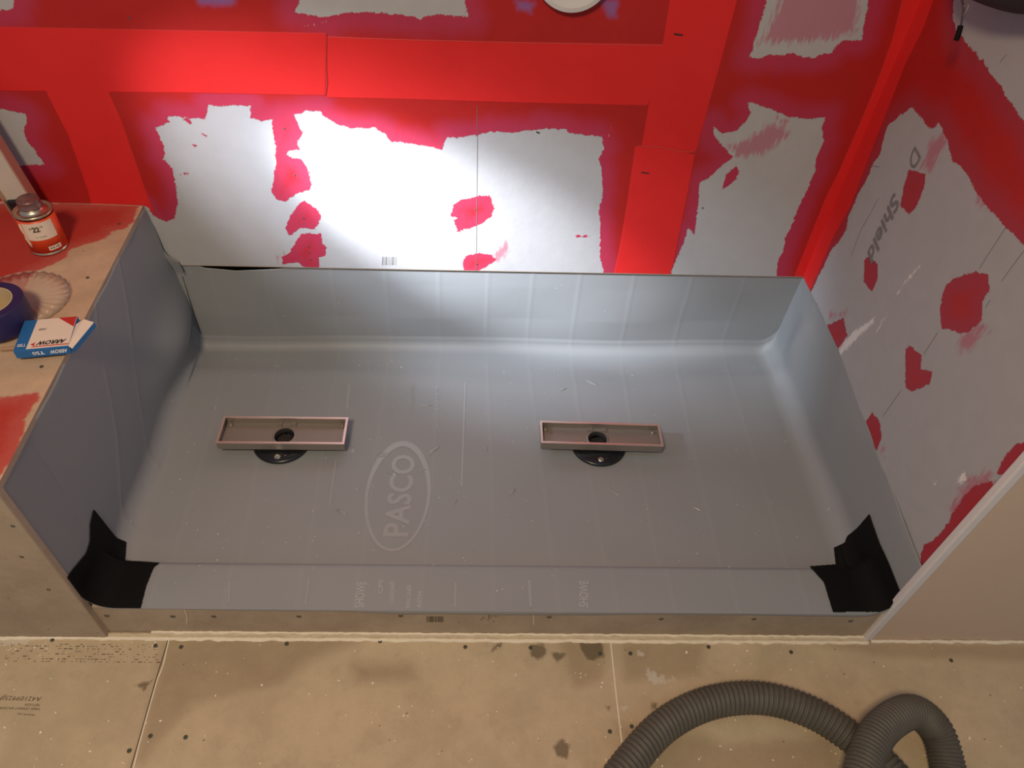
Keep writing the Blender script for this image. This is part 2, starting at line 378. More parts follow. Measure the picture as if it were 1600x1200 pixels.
RPOS = [
 [(1470,-120),(1505,-60),(1490,0),(1488,25),(1495,50),(1510,65),(1518,78),(1530,92),(1536,93),(1545,110),(1560,130),(1572,150),(1582,163),(1600,190),(1680,330),(1680,440),(1600,385),(1590,372),(1565,348),(1540,320),(1525,300),(1512,275),(1500,258),(1488,252),(1482,225),(1474,205),(1466,192),(1460,200),(1448,198),(1440,185),(1425,168),(1400,185),(1386,198),(1380,220),(1376,240),(1365,255),(1352,285),(1340,305),(1325,340),(1322,360),(1310,378),(1298,392),(1290,410),(1280,430),(1270,450),(1255,475),(1215,465),(1205,437),(1262,300),(1335,120),(1400,-60)],
 [(1420,266),(1447,272),(1445,290),(1430,325),(1420,334),(1407,322),(1412,290)],
 [(1350,408),(1356,400),(1372,415),(1371,435),(1362,455),(1350,440)],
 [(1293,508),(1318,497),(1324,525),(1307,550),(1296,552),(1290,530)],
 [(1478,445),(1490,435),(1525,425),(1543,430),(1546,455),(1535,470),(1533,500),(1515,518),(1500,520),(1490,517),(1470,512),(1470,470)],
 [(1415,545),(1421,540),(1440,556),(1438,577),(1457,580),(1452,600),(1425,613),(1415,605)],
 [(1353,660),(1363,645),(1375,660),(1378,680),(1370,704),(1360,690)],
 [(1558,740),(1568,715),(1585,697),(1604,690),(1625,700),(1625,745),(1578,745)],
 [(1438,880),(1442,852),(1455,846),(1472,832),(1482,815),(1500,785),(1520,760),(1548,752),(1558,764),(1560,800),(1440,930)],
]
RTAPE = [[(1462,-120),(1462,-10),(1445,40),(1415,100),(1380,190),(1345,280),(1330,320),(1300,375),(1262,462),(1220,470),(1205,437),(1262,300),(1335,120),(1380,-120)]]
# liner top line on the right wall (height along y)
RT = sorted([rightp(*q) for q in [(1258,440),(1283,490),(1311,550),(1342,636),(1375,725),(1400,786),(1437,880)]])
RTy = np.array([p[0] for p in RT]); RTz = np.array([p[1] for p in RT])
def zr_at(y): return np.interp(y, RTy, RTz)
ra = axis(-.004, .772, -.0039, .771, .0032); ra = np.unique(ra)
rz_ = np.concatenate([np.linspace(0, 1, 270), 1+np.linspace(.02, 1.9, 40)])
a, k = np.meshgrid(ra, rz_, indexing='ij'); z0 = zr_at(a)+.001
z = np.where(k <= 1, z0+(.98-z0)*k, .98+(k-1)*.7)
P = np.stack([1.52527-.00684*a, a, z], -1); me = grid_mesh('wall_right', P); q = np.stack([a.ravel(), z.ravel()], 1)
attr(me, 'paint', union(q, RPOS, rightp)); attr(me, 'tape', union(q, RTAPE, rightp))
attr(me, 'wash', union(q, [[(1435,265),(1455,215),(1475,205),(1480,225),(1455,270)], [(1500,522),(1535,500),(1545,515),(1520,545),(1495,550)], [(1478,800),(1510,745),(1545,735),(1560,755),(1500,810)], [(1378,690),(1385,700),(1382,715),(1376,705)], [(1520,275),(1530,290),(1545,330),(1525,320)],[(1295,485),(1310,488),(1330,480),(1320,495),(1295,500)]], rightp))
attr(me, 'blue', np.full(len(q), -1.)); attr(me, 'damp', np.full(len(q), -1.)); attr(me, 'blot', np.full(len(q), -1.))
attr(me, 'scuff', union(q, [[(1308,548),(1330,518),(1358,500),(1372,492),(1364,508),(1342,528),(1318,552),(1312,562)], [(1388,478),(1405,450),(1420,430),(1446,404),(1440,416),(1424,434),(1408,454)], [(1368,520),(1380,495),(1390,480),(1386,492),(1374,516)], [(1490,748),(1508,735),(1513,752),(1500,758)], [(1455,753),(1465,752),(1462,762)]], rightp))
wall_right = obj('wall_right', me, M_right); tag(wall_right, kind='structure')
bm = bmesh.new(); add_box(bm, (1.5275, .004, ZO), (1.64, .80, 2.3)); obj('wall_cavity', bm, M_dark, wall_right)
def right3(u, v): return onplane(u, v, NR, 1.52527)
for l in [[(1600,392),(1585,412),(1565,440)], [(1548,468),(1540,480)], [(1572,355),(1530,420)], [(1465,520),(1444,553)], [(1408,610),(1380,650)], [(1373,310),(1345,360),(1330,400)],[(1563,97),(1572,86)],[(1360,259),(1366,260),(1375,261)]]:
    bm = bmesh.new(); strip(bm, [right3(*q) for q in l], .0010, off=(-.0005, 0, 0), nrm=(-1, 0, 0)); obj('pencil_mark', bm, M_pencil, wall_right)
# vertical maker's writing running down the board
pa, pb = right3(1430, 228), right3(1352, 398)
M_grey = simple('grey_ink', (.17, .165, .175), .8)
up = Vector((0, -1, 0)); L = (Vector(pb)-Vector(pa))
pc_, pd_ = right3(1397, 300), right3(1353, 400); pe_ = right3(1434, 252)
text('printed_text', 'D', wall_right, Vector(pa)+Vector((-.0008, 0, 0)), L, up, (Vector(pe_)-Vector(pa)).length, M_grey, height=.032, shear=.2)
L2 = Vector(pd_)-Vector(pc_)
text('printed_text', 'Shield', wall_right, Vector(pc_)+Vector((-.0008, 0, 0)), L2, up, L2.length, M_grey, height=.034, shear=.2, bold=.02)

# front face of the partition to the right, with its corner bead
bm = bmesh.new(); add_box(bm, (1.531, -.006, ZO), (3.0, .06, 2.3)); wf = obj('wall_front', bm, M_tan); tag(wf, kind='structure')
bm = bmesh.new(); add_box(bm, (1.516, -.009, ZO), (1.533, .006, 2.3), bevel=.003)
o = obj('trim_1', bm, M_bead); tag(o, kind='structure')

# ------------------------------------------------------------------ floor
fx = axis(-1.2, 3., -.24, 1.95, .005); fy = axis(-1.6, -.0, -.30, -.001, .004)
a, b = np.meshgrid(fx, fy, indexing='ij'); q = np.stack([a.ravel(), b.ravel()], 1)
me = grid_mesh('floor', np.stack([a, b, np.full_like(a, ZO)], -1))
attr(me, 'damp', union(q, [[(262,985),(500,985),(560,1000),(480,1035),(440,1070),(390,1080),(330,1090),(300,1100),(262,1140),(225,1190),(212,1190)], [(880,985),(955,985),(945,1030),(935,1060),(900,1070),(885,1040),(870,1000)], [(1270,1000),(1420,1000),(1600,1012),(1640,1018),(1640,1030),(1360,1024)], [(960,1130),(1100,1150),(1250,1230),(1000,1230)], [(1100,1170),(1300,1150),(1330,1230),(1080,1230)], [(550,1040),(640,1040),(650,1060),(560,1062)],[(965,1000),(1100,1005),(1090,1050),(980,1060)]], floorp))
attr(me, 'blot', union(q, [[(828,1008),(850,1006),(856,1022),(840,1030),(830,1026)], [(772,1006),(785,1004),(780,1014),(768,1018)], [(862,1165),(878,1155),(890,1165),(885,1185),(870,1180)], [(905,1005),(940,1002),(945,1028),(918,1032)], [(945,1100),(955,1102),(952,1110)], [(212,1070),(240,1062),(225,1080)],[(1018,1100),(1026,1100),(1026,1108),(1018,1108)], [(860,1018),(885,1022),(870,1036)]], floorp))
attr(me, 'scuff', union(q, [[(1010,1045),(1030,1055),(1060,1065),(1035,1070),(1012,1060)], [(0,990),(60,990),(58,1003),(30,1006),(0,1008)], [(970,1100),(985,1105),(970,1118)],[(995,1020),(1005,1022),(998,1030)]], floorp))
attr(me, 'paint', np.full(len(q), -1.)); attr(me, 'wash', np.full(len(q), -1.))
floor = obj('floor', me, M_floor); tag(floor, kind='structure')
bm = bmesh.new(); add_box(bm, (-.95, -1.6, ZO-.05), (1.64, .80, ZO-.002)); add_box(bm, (.03, .10, ZO-.001), (1.52, .735, -.006)); obj('mortar_bed', bm, M_edge, floor)
def F3(u, v, z=ZO): P = onplane(u, v, (0, 0, 1), z); return P
def ext(a, b, k): return (b[0]+(b[0]-a[0])*k, b[1]+(b[1]-a[1])*k)
bm = bmesh.new()
strip(bm, [F3(266, 990), F3(255, 1040), F3(246, 1062), F3(228, 1125), F3(217, 1165), F3(205, 1215)], .0022); obj('board_joint', bm, M_mud, floor); bm = bmesh.new()
strip(bm, [F3(953.5, 997), F3(962, 1080), F3(972, 1165), F3(984, 1260)], .0026)
obj('board_joint', bm, M_mud, floor)
bm = bmesh.new(); strip(bm, [F3(262.5, 1000), F3(243, 1064), F3(203, 1205)], .0014, off=(0, 0, .0002))
obj('board_gap', bm, M_dark, floor)
scr = None
screws = [(82,1000),(243,1009),(283,1011),(448,1006),(594,1002),(727,1011),(829,1012),(938,1021),(985,1021),(1107,1011),(1236,1019),(1486,1032),(235,1150),(202,1173),(953,1143),(987,1135),(290,1152)]
for (u, v) in screws:
    P = F3(u, v)
    if scr is None:
        bm = bmesh.new(); add_lathe(bm, [(0, .0004), (.0012, .0004), (.0018, .0016), (.0034, .0016), (.0040, .0002), (.0040, -.003)], 16)
        scr = obj('screw', bm, M_galv, floor); o = scr
    else: o = scr.copy(); COL.objects.link(o)
    o.location = P
# dried mud ring round the screws
# printed lettering
def textpx(name, s, parent, a, b, z, hgt, mat, flip=True, **k):      # reads from pixel a to pixel b
    A, B = Vector(F3(*a, z)), Vector(F3(*b, z)); X = B-A; Y = Vector((0, 0, 1)).cross(X)
    return text(name, s, parent, A, X, Y, X.length, mat, height=hgt, **k)
textpx('printed_text', 'A42109925JN NG', floor, (67, 1087), (-24, 1084), ZO, .010, M_ink)
textpx('printed_text', 'MEETS ASTM', floor, (63, 1100), (40, 1099), ZO, .004, M_ink)
textpx('printed_text', 'FIBER CEMENT BACKERBOARD', floor, (63, 1106), (-20, 1104), ZO, .004, M_ink)
textpx('printed_text', 'MADE IN USA', floor, (55, 1116), (28, 1114), ZO, .003, M_ink)
bm = bmesh.new()
for row, (v, dens) in enumerate([(1006, .35), (1009, .55), (1013, .45), (1017, .3), (1021, .5), (1025, .3), (1029, .55), (1033, .5)]):
    u = 0.
    while u < 246:
        wd = random.choice([1.2, 2, 3.5, 6]); 
        if random.random() < dens*(1 if u > 30 else .6):
            vv = v+u*.008; strip(bm, [F3(u, vv), F3(u+wd, vv)], random.choice([.0009, .0013, .0018]))
        u += wd+random.choice([1.5, 3, 5])
obj('printed_dots', bm, M_ink, floor)

# mud line where the curb and bench meet the floor
def mudstrip(x0, x1, y0, y1, z, mat, name, h, parent=None):
    n = int((x1-x0)/.004); xs = np.linspace(x0, x1, n); prof = [(0, 0), (.15, .7), (.5, 1), (.85, .7), (1, 0)]
    P = np.zeros((n, 5, 3)); nz = np.cumsum(rng.randn(n))*.0; j1 = rng.randn(n)*.0006; j1 = np.convolve(j1, np.ones(3)/3, 'same'); j2 = np.convolve(rng.randn(n)*.0016, np.ones(4)/4, 'same')
    for k, (u, hh) in enumerate(prof):
        P[:, k, 0] = xs; P[:, k, 1] = (y0+j2)*(1-u)+(y1+j1)*u; P[:, k, 2] = z+h*hh+(.0005*rng.randn(n) if 0 < hh else 0)
    return obj(name, grid_mesh(name, P), mat, parent, smooth=True)
t2 = mudstrip(-.95, 1.524, -.0165, -.0085, ZO, M_mud, 'trim_2', .0035); tag(t2, kind='structure')
mudstrip(-.95, 1.524, -.0095, -.001, ZO, M_mud2, 'old_mud', .0045, t2)
mudstrip(.12, 1.524, -.0050, .0005, ZO+.002, M_mud, 'upper_bead', .006, t2)
t3 = mudstrip(1.53, 3.0, -.013, -.0058, ZO, M_mud, 'trim_3', .004); tag(t3, kind='structure')

# ------------------------------------------------------------------ bench
bench = empty('shower_bench', (-.3, .35, ZO))
tag(bench, 'built-in cement board shower bench at left, top smeared red, holding can and tape', 'bench')
bench_parts = []
def keep(o, p): o.parent = p; o.matrix_parent_inverse = Matrix.Translation(-p.location); return o
xa = -.95
bx = np.unique(np.concatenate([np.arange(xa, -.24, .04), np.arange(-.24, .0, .0035), [0]])); ys = np.arange(-.012, D-.002, .0035)
a, b = np.meshgrid(bx, ys, indexing='ij')
edge = .036*(1-b/D)+.0045
a2 = np.where(a > -.24, -.24+(a+.24)*(edge+.24)/.24, a)
P = np.stack([a2, b, np.full_like(a, HB)], -1); me = grid_mesh('top_board', P); q = np.stack([a2.ravel(), b.ravel()], 1)
attr(me, 'paint', union(q, [[(-300,300),(-200,318),(80,318),(218,318),(207,348),(192,358),(175,362),(165,372),(140,380),(112,388),(100,405),(70,418),(50,428),(38,450),(30,470),(-30,475),(-300,475)], [(-60,630),(-5,622),(58,614),(60,622),(42,650),(36,680),(22,712),(0,745),(-60,780)]], benchp))
for k in ('damp', 'blot', 'wash'): attr(me, k, np.full(len(q), -1.))
attr(me, 'scuff', union(q, [[(150,350),(168,352),(160,358)]], benchp))
keep(obj('top_board', me, M_bench), bench)
bm = bmesh.new()
prof = [(xa, -.012), (.036*(1+.012/D)+.0045, -.012), (.0045, D-.002), (xa, D-.002)]
add_prism(bm, prof, HB-.012, HB-.0003); keep(obj('board_edge', bm, M_edge), bench)
fxs = np.concatenate([np.arange(xa, -.2, .04), np.arange(-.2, .041, .004)]); zs = np.arange(ZO, HB-.012, .006); a, b = np.meshgrid(fxs, zs, indexing='ij')
me = grid_mesh('front_board', np.stack([a, np.full_like(a, -.0125), b], -1))
for k in ('paint', 'damp', 'blot', 'wash', 'scuff'): attr(me, k, np.full(a.size, -1.))
keep(obj('front_board', me, M_curb), bench)
bm = bmesh.new(); add_box(bm, (xa, -.012, ZO), (.041, .0, HB-.0125)); keep(obj('front_board_core', bm, M_edge), bench)
bm = bmesh.new(); add_prism(bm, [(xa, .001), (.026, .001), (-.012, D-.01), (xa, D-.01)], ZO, HB-.013); keep(obj('bench_core', bm, M_dark), bench)
bm0 = None
for (u, v) in [(137,434),(65,573),(186,350)]:
    P = onplane(u, v, (0, 0, 1), HB); bm = bmesh.new(); add_lathe(bm, [(0, .0002), (.0012, .0002), (.0016, .0008), (.003, .0008), (.0036, -.001)], 14)
    o = obj('screw', bm, M_galv); o.location = P; keep(o, bench)
for (u, v) in [(34,870),(76,921),(20,822),(148,1000)]:
    if v > 990: continue
    P = onplane(u, v, (0, 1, 0), -.0125); bm = bmesh.new(); add_lathe(bm, [(0, .0002), (.0012, .0002), (.0016, .0008), (.003, .0008), (.0036, -.001)], 14)
    o = obj('screw', bm, M_galv); o.location = P; o.rotation_euler = (PI/2, 0, 0); keep(o, bench)

# ------------------------------------------------------------------ curb
curb = empty('shower_curb', (.78, .045, ZO))
tag(curb, 'low cement board curb between the grey shower pan and the room floor', 'curb')
cxs = np.arange(.0365, 1.5165, .004); zs = np.arange(ZO, HC-.001, .004); a, b = np.meshgrid(cxs, zs, indexing='ij')
me = grid_mesh('front_board', np.stack([a, np.full_like(a, -.0005), b], -1))
for k in ('paint', 'damp', 'blot', 'wash', 'scuff'): attr(me, k, np.full(a.size, -1.))
keep(obj('front_board', me, M_curb), curb)
bm = bmesh.new(); add_box(bm, (.0365, 0, ZO+.001), (1.516, CW-.004, HC-.002)); keep(obj('curb_core', bm, M_edge), curb)
for (u, v) in [(167,962),(270,963),(334,963),(467,963),(626,962),(858,964),(1033,967),(1178,967),(1329,970)]:
    P = onplane(u, v, (0, 1, 0), -.0005); bm = bmesh.new(); add_lathe(bm, [(0, .0002), (.0014, .0002), (.002, .001), (.0042, .001), (.005, -.001)], 14)
    o = obj('screw', bm, M_galv); o.location = P; o.rotation_euler = (PI/2, 0, 0); keep(o, curb)
def C3(u, v): return onplane(u, v, (0, 1, 0), -.0008)
bm = bmesh.new()
for k in range(12):
    u = 667+k*2.3; strip(bm, [C3(u, 963), C3(u+.3, 972)], random.choice([.0008, .0014, .002]), off=(0, -.0004, 0), nrm=(0, -1, 0))
for k in range(26):
    u, v = 750+random.random()*28, 961+random.random()*12; strip(bm, [C3(u, v), C3(u+1.6, v)], .0016, off=(0, -.0004, 0), nrm=(0, -1, 0))
keep(obj('printed_dots', bm, M_ink), curb)
for u in (291, 833): bm = bmesh.new(); strip(bm, [C3(u-3, 951), C3(u+1, 962), C3(u+1, 976)], .003, off=(0, -.0004, 0), nrm=(0, -1, 0)); keep(obj('board_joint', bm, M_mud2), curb)

# ------------------------------------------------------------------ liner
HL = HB-.006
def fz(s, t):                                   # gentle undulation of the pan
    return (.0045+.0018*np.sin(9*s+3*t)*np.sin(8*t+1.2)+.0015*np.sin(21*s+5*t)*np.sin(17*t)
            +.006*np.exp(-((s-.0)**2)/.004)+.004*np.exp(-((s-1.50)**2)/.006)+.003*np.exp(-((t-.62-.02*np.sin(5*s))**2)/.0008))
def overhang(s):
    return np.interp(s, [0, .10, .16, .30, .48, .52, .58, .64, .80, .95, 1.05, 1.2, 1.4, 1.52], [.004, .003, .003, .006, .006, .011, .015, .013, .014, .012, .007, .006, .010, .011])
# v profile: (t, z offset kind)
RB, RL, RR = .026, .05, .05
prof = []
prof += [('over', k/4.) for k in range(5)]
for k in range(13): prof.append(('top', k/12.))
for k in range(1, 7): a_ = k/6*PI/2; prof.append(('p', CW-.012+.012*math.sin(a_), HC+.0035-.012*(1-math.cos(a_))))
for k in range(1, 4): prof.append(('p', CW+.001*k, HC-.0085-.006*k))
for k in range(0, 7): a_ = k/6*PI/2; prof.append(('p', CW+.003+.012*(1-math.cos(a_)), .0045+.012*(1-math.sin(a_))))
for t in np.linspace(CW+.019, D+.004-RB, 130): prof.append(('f', t))
for k in range(1, 13): a_ = k/12*PI/2; prof.append(('p', D+.004-RB+RB*math.sin(a_), .0045+RB*(1-math.cos(a_))))
for z in np.linspace(RB+.0045+.004, .262, 46): prof.append(('b', z))
nv = len(prof)
us = []                                          # u: left wall, fillet, floor, fillet, right wall
for k in np.linspace(0, 1, 60, endpoint=False): us.append(('L', k))
for k in range(0, 12): us.append(('FL', k/12.))
for s in np.linspace(RL, W-RR, 330): us.append(('S', s))
for k in range(1, 13): us.append(('FR', k/12.))
for k in np.linspace(0, 1, 40)[1:]: us.append(('R', k))
nu = len(us)
FOLDS = [.10, .235, .385, .50, .62, .745, .865, .985, 1.11, 1.24, 1.37]
S_, T_, Z_ = np.zeros((nu, nv)), np.zeros((nu, nv)), np.zeros((nu, nv)); FO = np.zeros((nu, nv))
for j, pr in enumerate(prof):
    for i, (ku, kv) in enumerate(us):
        s = kv if ku == 'S' else (RL if ku in 'LFL' else W-RR)
        sx = min(max(s, 0), W)
        if pr[0] == 'over': t, z = -.0045, HC+.0035-overhang(sx)*(1-pr[1])
        elif pr[0] == 'top': t, z = -.0045+pr[1]*(CW-.012+.0045), HC+.0035+.0012*math.sin(14*sx)*math.sin(PI*pr[1])
        elif pr[0] == 'p': t, z = pr[1], pr[2]
        elif pr[0] == 'f': t, z = pr[1], None
        else: t, z = D+.0065, pr[1]
        if pr[0] == 'f': z = .0045+(float(fz(sx, t))-.0045)*min(1, max(0, (D+.004-RB-t)/.07))*min(1, max(0, (t-CW-.019)/.05))
        zb = z
        rl = min(RL, HL-zb) ; topR = float(zr_at(ws(W, max(t, 0))[1]))+.006; yy_ = ws(W, max(t, 0))[1]; topR -= .012*math.exp(-((yy_-.675)/.012)**2)+.010*math.exp(-((yy_-.60)/.02)**2)+.009*math.exp(-((yy_-.535)/.012)**2)
        if ku == 'L': zz = HL+(zb+rl-HL)*kv; ss = .004; S_[i, j], T_[i, j], Z_[i, j] = ss, t, zz
        elif ku == 'FL': a_ = kv*PI/2; S_[i, j], T_[i, j], Z_[i, j] = .004+(RL-.004)*(1-math.cos(a_)), t, zb+rl*(1-math.sin(a_))
        elif ku == 'S': S_[i, j], T_[i, j], Z_[i, j] = s, t, zb
        elif ku == 'FR':
            rr = max(0, min(RR, topR-zb)); a_ = kv*PI/2; S_[i, j], T_[i, j], Z_[i, j] = W-RR+RR*math.sin(a_), t, zb+rr*(1-math.cos(a_))
        else:
            rr = max(0, min(RR, topR-zb)); S_[i, j], T_[i, j], Z_[i, j] = W-.0+.004*kv, t, max(zb+rr, zb+rr+(topR-zb-rr)*kv)
# wrinkles and packaging folds
for f in FOLDS:
    g = np.exp(-((S_-f-.012*np.sin(3*T_+f*9))/.0035)**2)
    onfloor = (Z_ < .30) & (S_ > .03) & (S_ < 1.49)
    FO = np.maximum(FO, g*onfloor*(.35+.65*(T_ > -.02)))
    T_ -= .0004*g*(T_ > D-.002)*onfloor; Z_ += .0005*g*(T_ < D-.05)*onfloor
bk = np.clip((T_-(D-.10))/.095, 0, 1); bk = bk*bk*(3-2*bk)
T_ -= bk*(.004*(1-np.clip(Z_/.25, 0, 1))*(1+np.sin(7*S_+.5))+.004*np.sin(13*S_)*np.clip(1-abs(Z_-.1)/.1, 0, 1))
# top of the back strip sags away from the board
sag = np.interp(S_, [0, .04, .09, .16, .25, .33, .42, .50, .56, .62], [0, .002, .020, .027, .020, .008, .006, .015, .011, 0]); Z_ -= bk*sag*np.clip((Z_-.2)/.06, 0, 1)
# left sheet bows out towards the pan and leaves a gap near the back corner
lf = (S_ < .03)
S_ += lf*(.014*np.sin(PI*np.clip(Z_/HL, 0, 1))*np.clip(T_/D, 0, 1)**1.2*(1+.5*np.sin(9*T_))+.0025*np.sin(22*T_+9*Z_))*np.clip(T_/.12, 0, 1)
T_ -= lf*.022*np.clip((Z_-.225)/.07, 0, 1)*np.clip((HL-Z_)/.14, 0, 1)*np.clip((T_-.60)/.13, 0, 1)
S_ += lf*.030*np.exp(-((Z_-.12)/.07)**2)*np.exp(-((T_-.64)/.12)**2)
dg = np.exp(-((T_-.35-.55*Z_+.02)/.004)**2)+np.exp(-((T_-.17-.6*Z_)/.004)**2); S_ += lf*.0015*dg
rt = (S_ > 1.50)
S_ -= rt*(.004*np.sin(11*T_+4*Z_)**2+.014*np.exp(-((T_-.63)/.035)**2)*np.exp(-((Z_-.13)/.08)**2))*np.clip((.24-Z_)/.05, 0, 1)
X_, Y_ = ws(S_, T_)
LP = np.stack([X_, Y_, Z_], -1)
me = grid_mesh('shower_liner', LP)
attr(me, 'fold', FO)
liner = obj('shower_liner', me, M_liner, smooth=True)
tag(liner, 'grey PVC shower pan liner folded up the walls and over the curb', 'shower liner')
sm = liner.modifiers.new('s', 'SOLIDIFY'); sm.thickness = .001; sm.offset = -1

# black corner pieces cut from the real liner surface
def corner_piece(name, poly, irange, jmax, lab, lift=.0022):
    poly = np.array(poly, float)
    i0, i1 = irange
    ii = np.arange(i0, i1-1, .16); jj = np.arange(0, jmax, .2)
    def samp(A):
        I = np.clip(ii, 0, nu-1.001); J = np.clip(jj, 0, nv-1.001); a0 = I.astype(int); b0 = J.astype(int); fa = (I-a0)[:, None, None]; fb = (J-b0)[None, :, None]
        return (A[a0][:, b0]*(1-fa)*(1-fb)+A[a0+1][:, b0]*fa*(1-fb)+A[a0][:, b0+1]*(1-fa)*fb+A[a0+1][:, b0+1]*fa*fb)
    G = samp(LP); du = np.gradient(G, axis=0); dv = np.gradient(G, axis=1); N = np.cross(du, dv); N /= np.linalg.norm(N, axis=-1, keepdims=True)+1e-12
    cen = np.array([.78, .35, .6]); flip = np.sign(((cen-G)*N).sum(-1, keepdims=True)); G = G+N*flip*lift
    pp = project(G); sd = sdf(pp.reshape(-1, 2), poly).reshape(pp.shape[:2])
    # inner face of the curb is hidden from the photo: carry the piece down it
    bm = bmesh.new(); V = {}
    def gv(i, j):
        if (i, j) not in V: V[i, j] = bm.verts.new(G[i, j])
        return V[i, j]
    for i in range(G.shape[0]-1):
        for j in range(G.shape[1]-1):
            if min(sd[i, j], sd[i+1, j], sd[i, j+1], sd[i+1, j+1]) > -.6:
                bm.faces.new([gv(i, j), gv(i+1, j), gv(i+1, j+1), gv(i, j+1)])
    o = obj(name, bm, M_black, smooth=True); m = o.modifiers.new('s', 'SOLIDIFY'); m.thickness = .0012; m.offset = 0
    tag(o, lab, 'corner patch', 'black corner patches on the liner'); return o
corner_piece('corner_patch', [(147,797),(156,808),(170,826),(182,841),(197,847),(195,876),(248,880),(240,886),(228,915),(219,951),(137,951),(105,903),(116,888),(136,864),(142,845),(142,820)], (0, 130), 75, 'black rubber corner patch with pointed tip, at left end of the curb')
corner_piece('corner_patch', [(1358,804),(1364,822),(1374,850),(1388,880),(1398,905),(1407,928),(1385,956),(1302,956),(1288,910),(1266,885),(1306,882),(1303,856),(1320,848),(1324,838),(1340,825)], (nu-150, nu), 75, 'black rubber corner patch with pointed tip, at right end of the curb')

# printing on the liner, conforming: ring and letters laid on the pan
from mathutils.bvhtree import BVHTree
BV = BVHTree.FromPolygons([tuple(p) for p in LP.reshape(-1, 3)], [tuple(p.vertices) for p in me.polygons])
def drape(o, lift=.0007):
    for v in o.data.vertices:
        h = BV.ray_cast(Vector((v.co.x, v.co.y, .3)), Vector((0, 0, -1)))
        if h[0]: v.co.z = h[0].z+lift
def subdiv(o, n=1):
    bm = bmesh.new(); bm.from_mesh(o.data); bmesh.ops.triangulate(bm, faces=bm.faces)
    bmesh.ops.subdivide_edges(bm, edges=bm.edges, cuts=n, use_grid_fill=True); bm.to_mesh(o.data); bm.free()
# oval ring
cen = np.array(panp(622, 772)); rx_ = abs(panp(673, 770)[0]-panp(571, 770)[0])/2; ya, yb = panp(625, 690)[1], panp(617, 862)[1]
cy_ = (ya+yb)/2; ry_ = (ya-yb)/2
bm = bmesh.new(); r0 = []; r1 = []
for k in range(96):
    a_ = 2*PI*k/96; wdt = .007+.009*max(0, math.sin(a_))
    r0.append(bm.verts.new((cen[0]+rx_*math.cos(a_), cy_+ry_*math.sin(a_), 0))); r1.append(bm.verts.new((cen[0]+(rx_-wdt)*math.cos(a_), cy_+(ry_-wdt)*math.sin(a_), 0)))
for k in range(96): bm.faces.new([r0[k], r0[(k+1) % 96], r1[(k+1) % 96], r1[k]])
o = obj('printed_oval', bm, M_print, liner); drape(o)
o = text('printed_text', 'PASCO', liner, (cen[0]+.030, yb+.035, 0), (0, 1, 0), (-1, 0, 0), (ya-yb)-.075, M_print, height=.052, bold=.02); subdiv(o, 1); drape(o)
def curbtext(s, a, b, hgt):
    A = Vector(F3(*a, HC+.004)); B = Vector(F3(*b, HC+.004))
    o = text('printed_text', s, liner, (A.x, A.y, 0), (B-A), (-1, 0, 0), (B-A).length, M_print2, height=hgt); drape(o, .0006)
curbtext('SHOWE', (568, 949), (572, 909), .017)
curbtext('SHOWE', (919, 949), (919, 908), .017)
curbtext('STANDARD', (616, 942), (617, 908), .009)
curbtext('PAN LINER', (641, 950), (643, 914), .008)
curbtext('ASTM', (658, 950), (660, 925), .008)
curbtext('CPE', (598, 927), (598, 905), .008)
for (s_, a, b, h) in [('SHOWER PAN LINER', (648, 645), (648, 600), .010), ('NSF', (618, 638), (618, 612), .010), ('PAN', (685, 640), (685, 605), .008)]:
    A = Vector((*panp(*a), 0)); B = Vector((*panp(*b), 0)); o = text('printed_text', s_, liner, A, B-A, (-1, 0, 0), (B-A).length, M_print, height=h); drape(o)
for (u0, v0, u1, v1, z, wd) in [(712,912,711,950,HC,.004), (827,907,829,950,HC,.0055), (483,905,478,945,HC,.003), (360,910,358,942,HC,.003), (727,600,721,760,.004,.004), (546,600,542,640,.004,.004), (525,720,515,790,.004,.003)]:
    A = np.array(F3(u0, v0, z)); B = np.array(F3(u1, v1, z)); bm = bmesh.new(); strip(bm, [A+(B-A)*k/8 for k in range(9)], wd); o = obj('printed_line', bm, M_print, liner); drape(o)
# dried glue smears on the liner
for (u, v, l, wd, ang) in [(665,633,.03,.006,0),(678,703,.035,.012,50),(596,712,.03,.014,35),(612,740,.028,.006,-10),(551,703,.022,.014,0),(800,770,.03,.006,55),(760,700,.02,.006,80),(925,600,.035,.009,-30),(660,735,.02,.005,15),(960,770,.03,.006,-40),(880,610,.02,.005,20),(1090,795,.03,.006,-30),(535,800,.03,.008,-20),(710,785,.02,.006,50)]:
    x, y = panp(u, v); bm = bmesh.new()
    pts = [(math.cos(2*PI*k/18)*l/2*(1+.3*random.uniform(-1, 1)), math.sin(2*PI*k/18)*wd/2*(1+.4*random.uniform(-1, 1))) for k in range(18)]
    c = bm.verts.new((0, 0, .0018)); inner = [bm.verts.new((p[0]*.7, p[1]*.7, .0014)) for p in pts]; outer = [bm.verts.new((p[0], p[1], 0)) for p in pts]
    for k in range(18): bm.faces.new([c, inner[k], inner[(k+1) % 18]]); bm.faces.new([inner[k], outer[k], outer[(k+1) % 18], inner[(k+1) % 18]])
    bmesh.ops.transform(bm, matrix=Matrix.Translation((x, y, 0)) @ Matrix.Rotation(math.radians(ang), 4, 'Z'), verts=bm.verts)
    o = obj('glue_drip', bm, M_glue, liner, smooth=True)
    h = BV.ray_cast(Vector((x, y, .3)), Vector((0, 0, -1)))
    for vv in o.data.vertices: vv.co.z += h[0].z+.0003

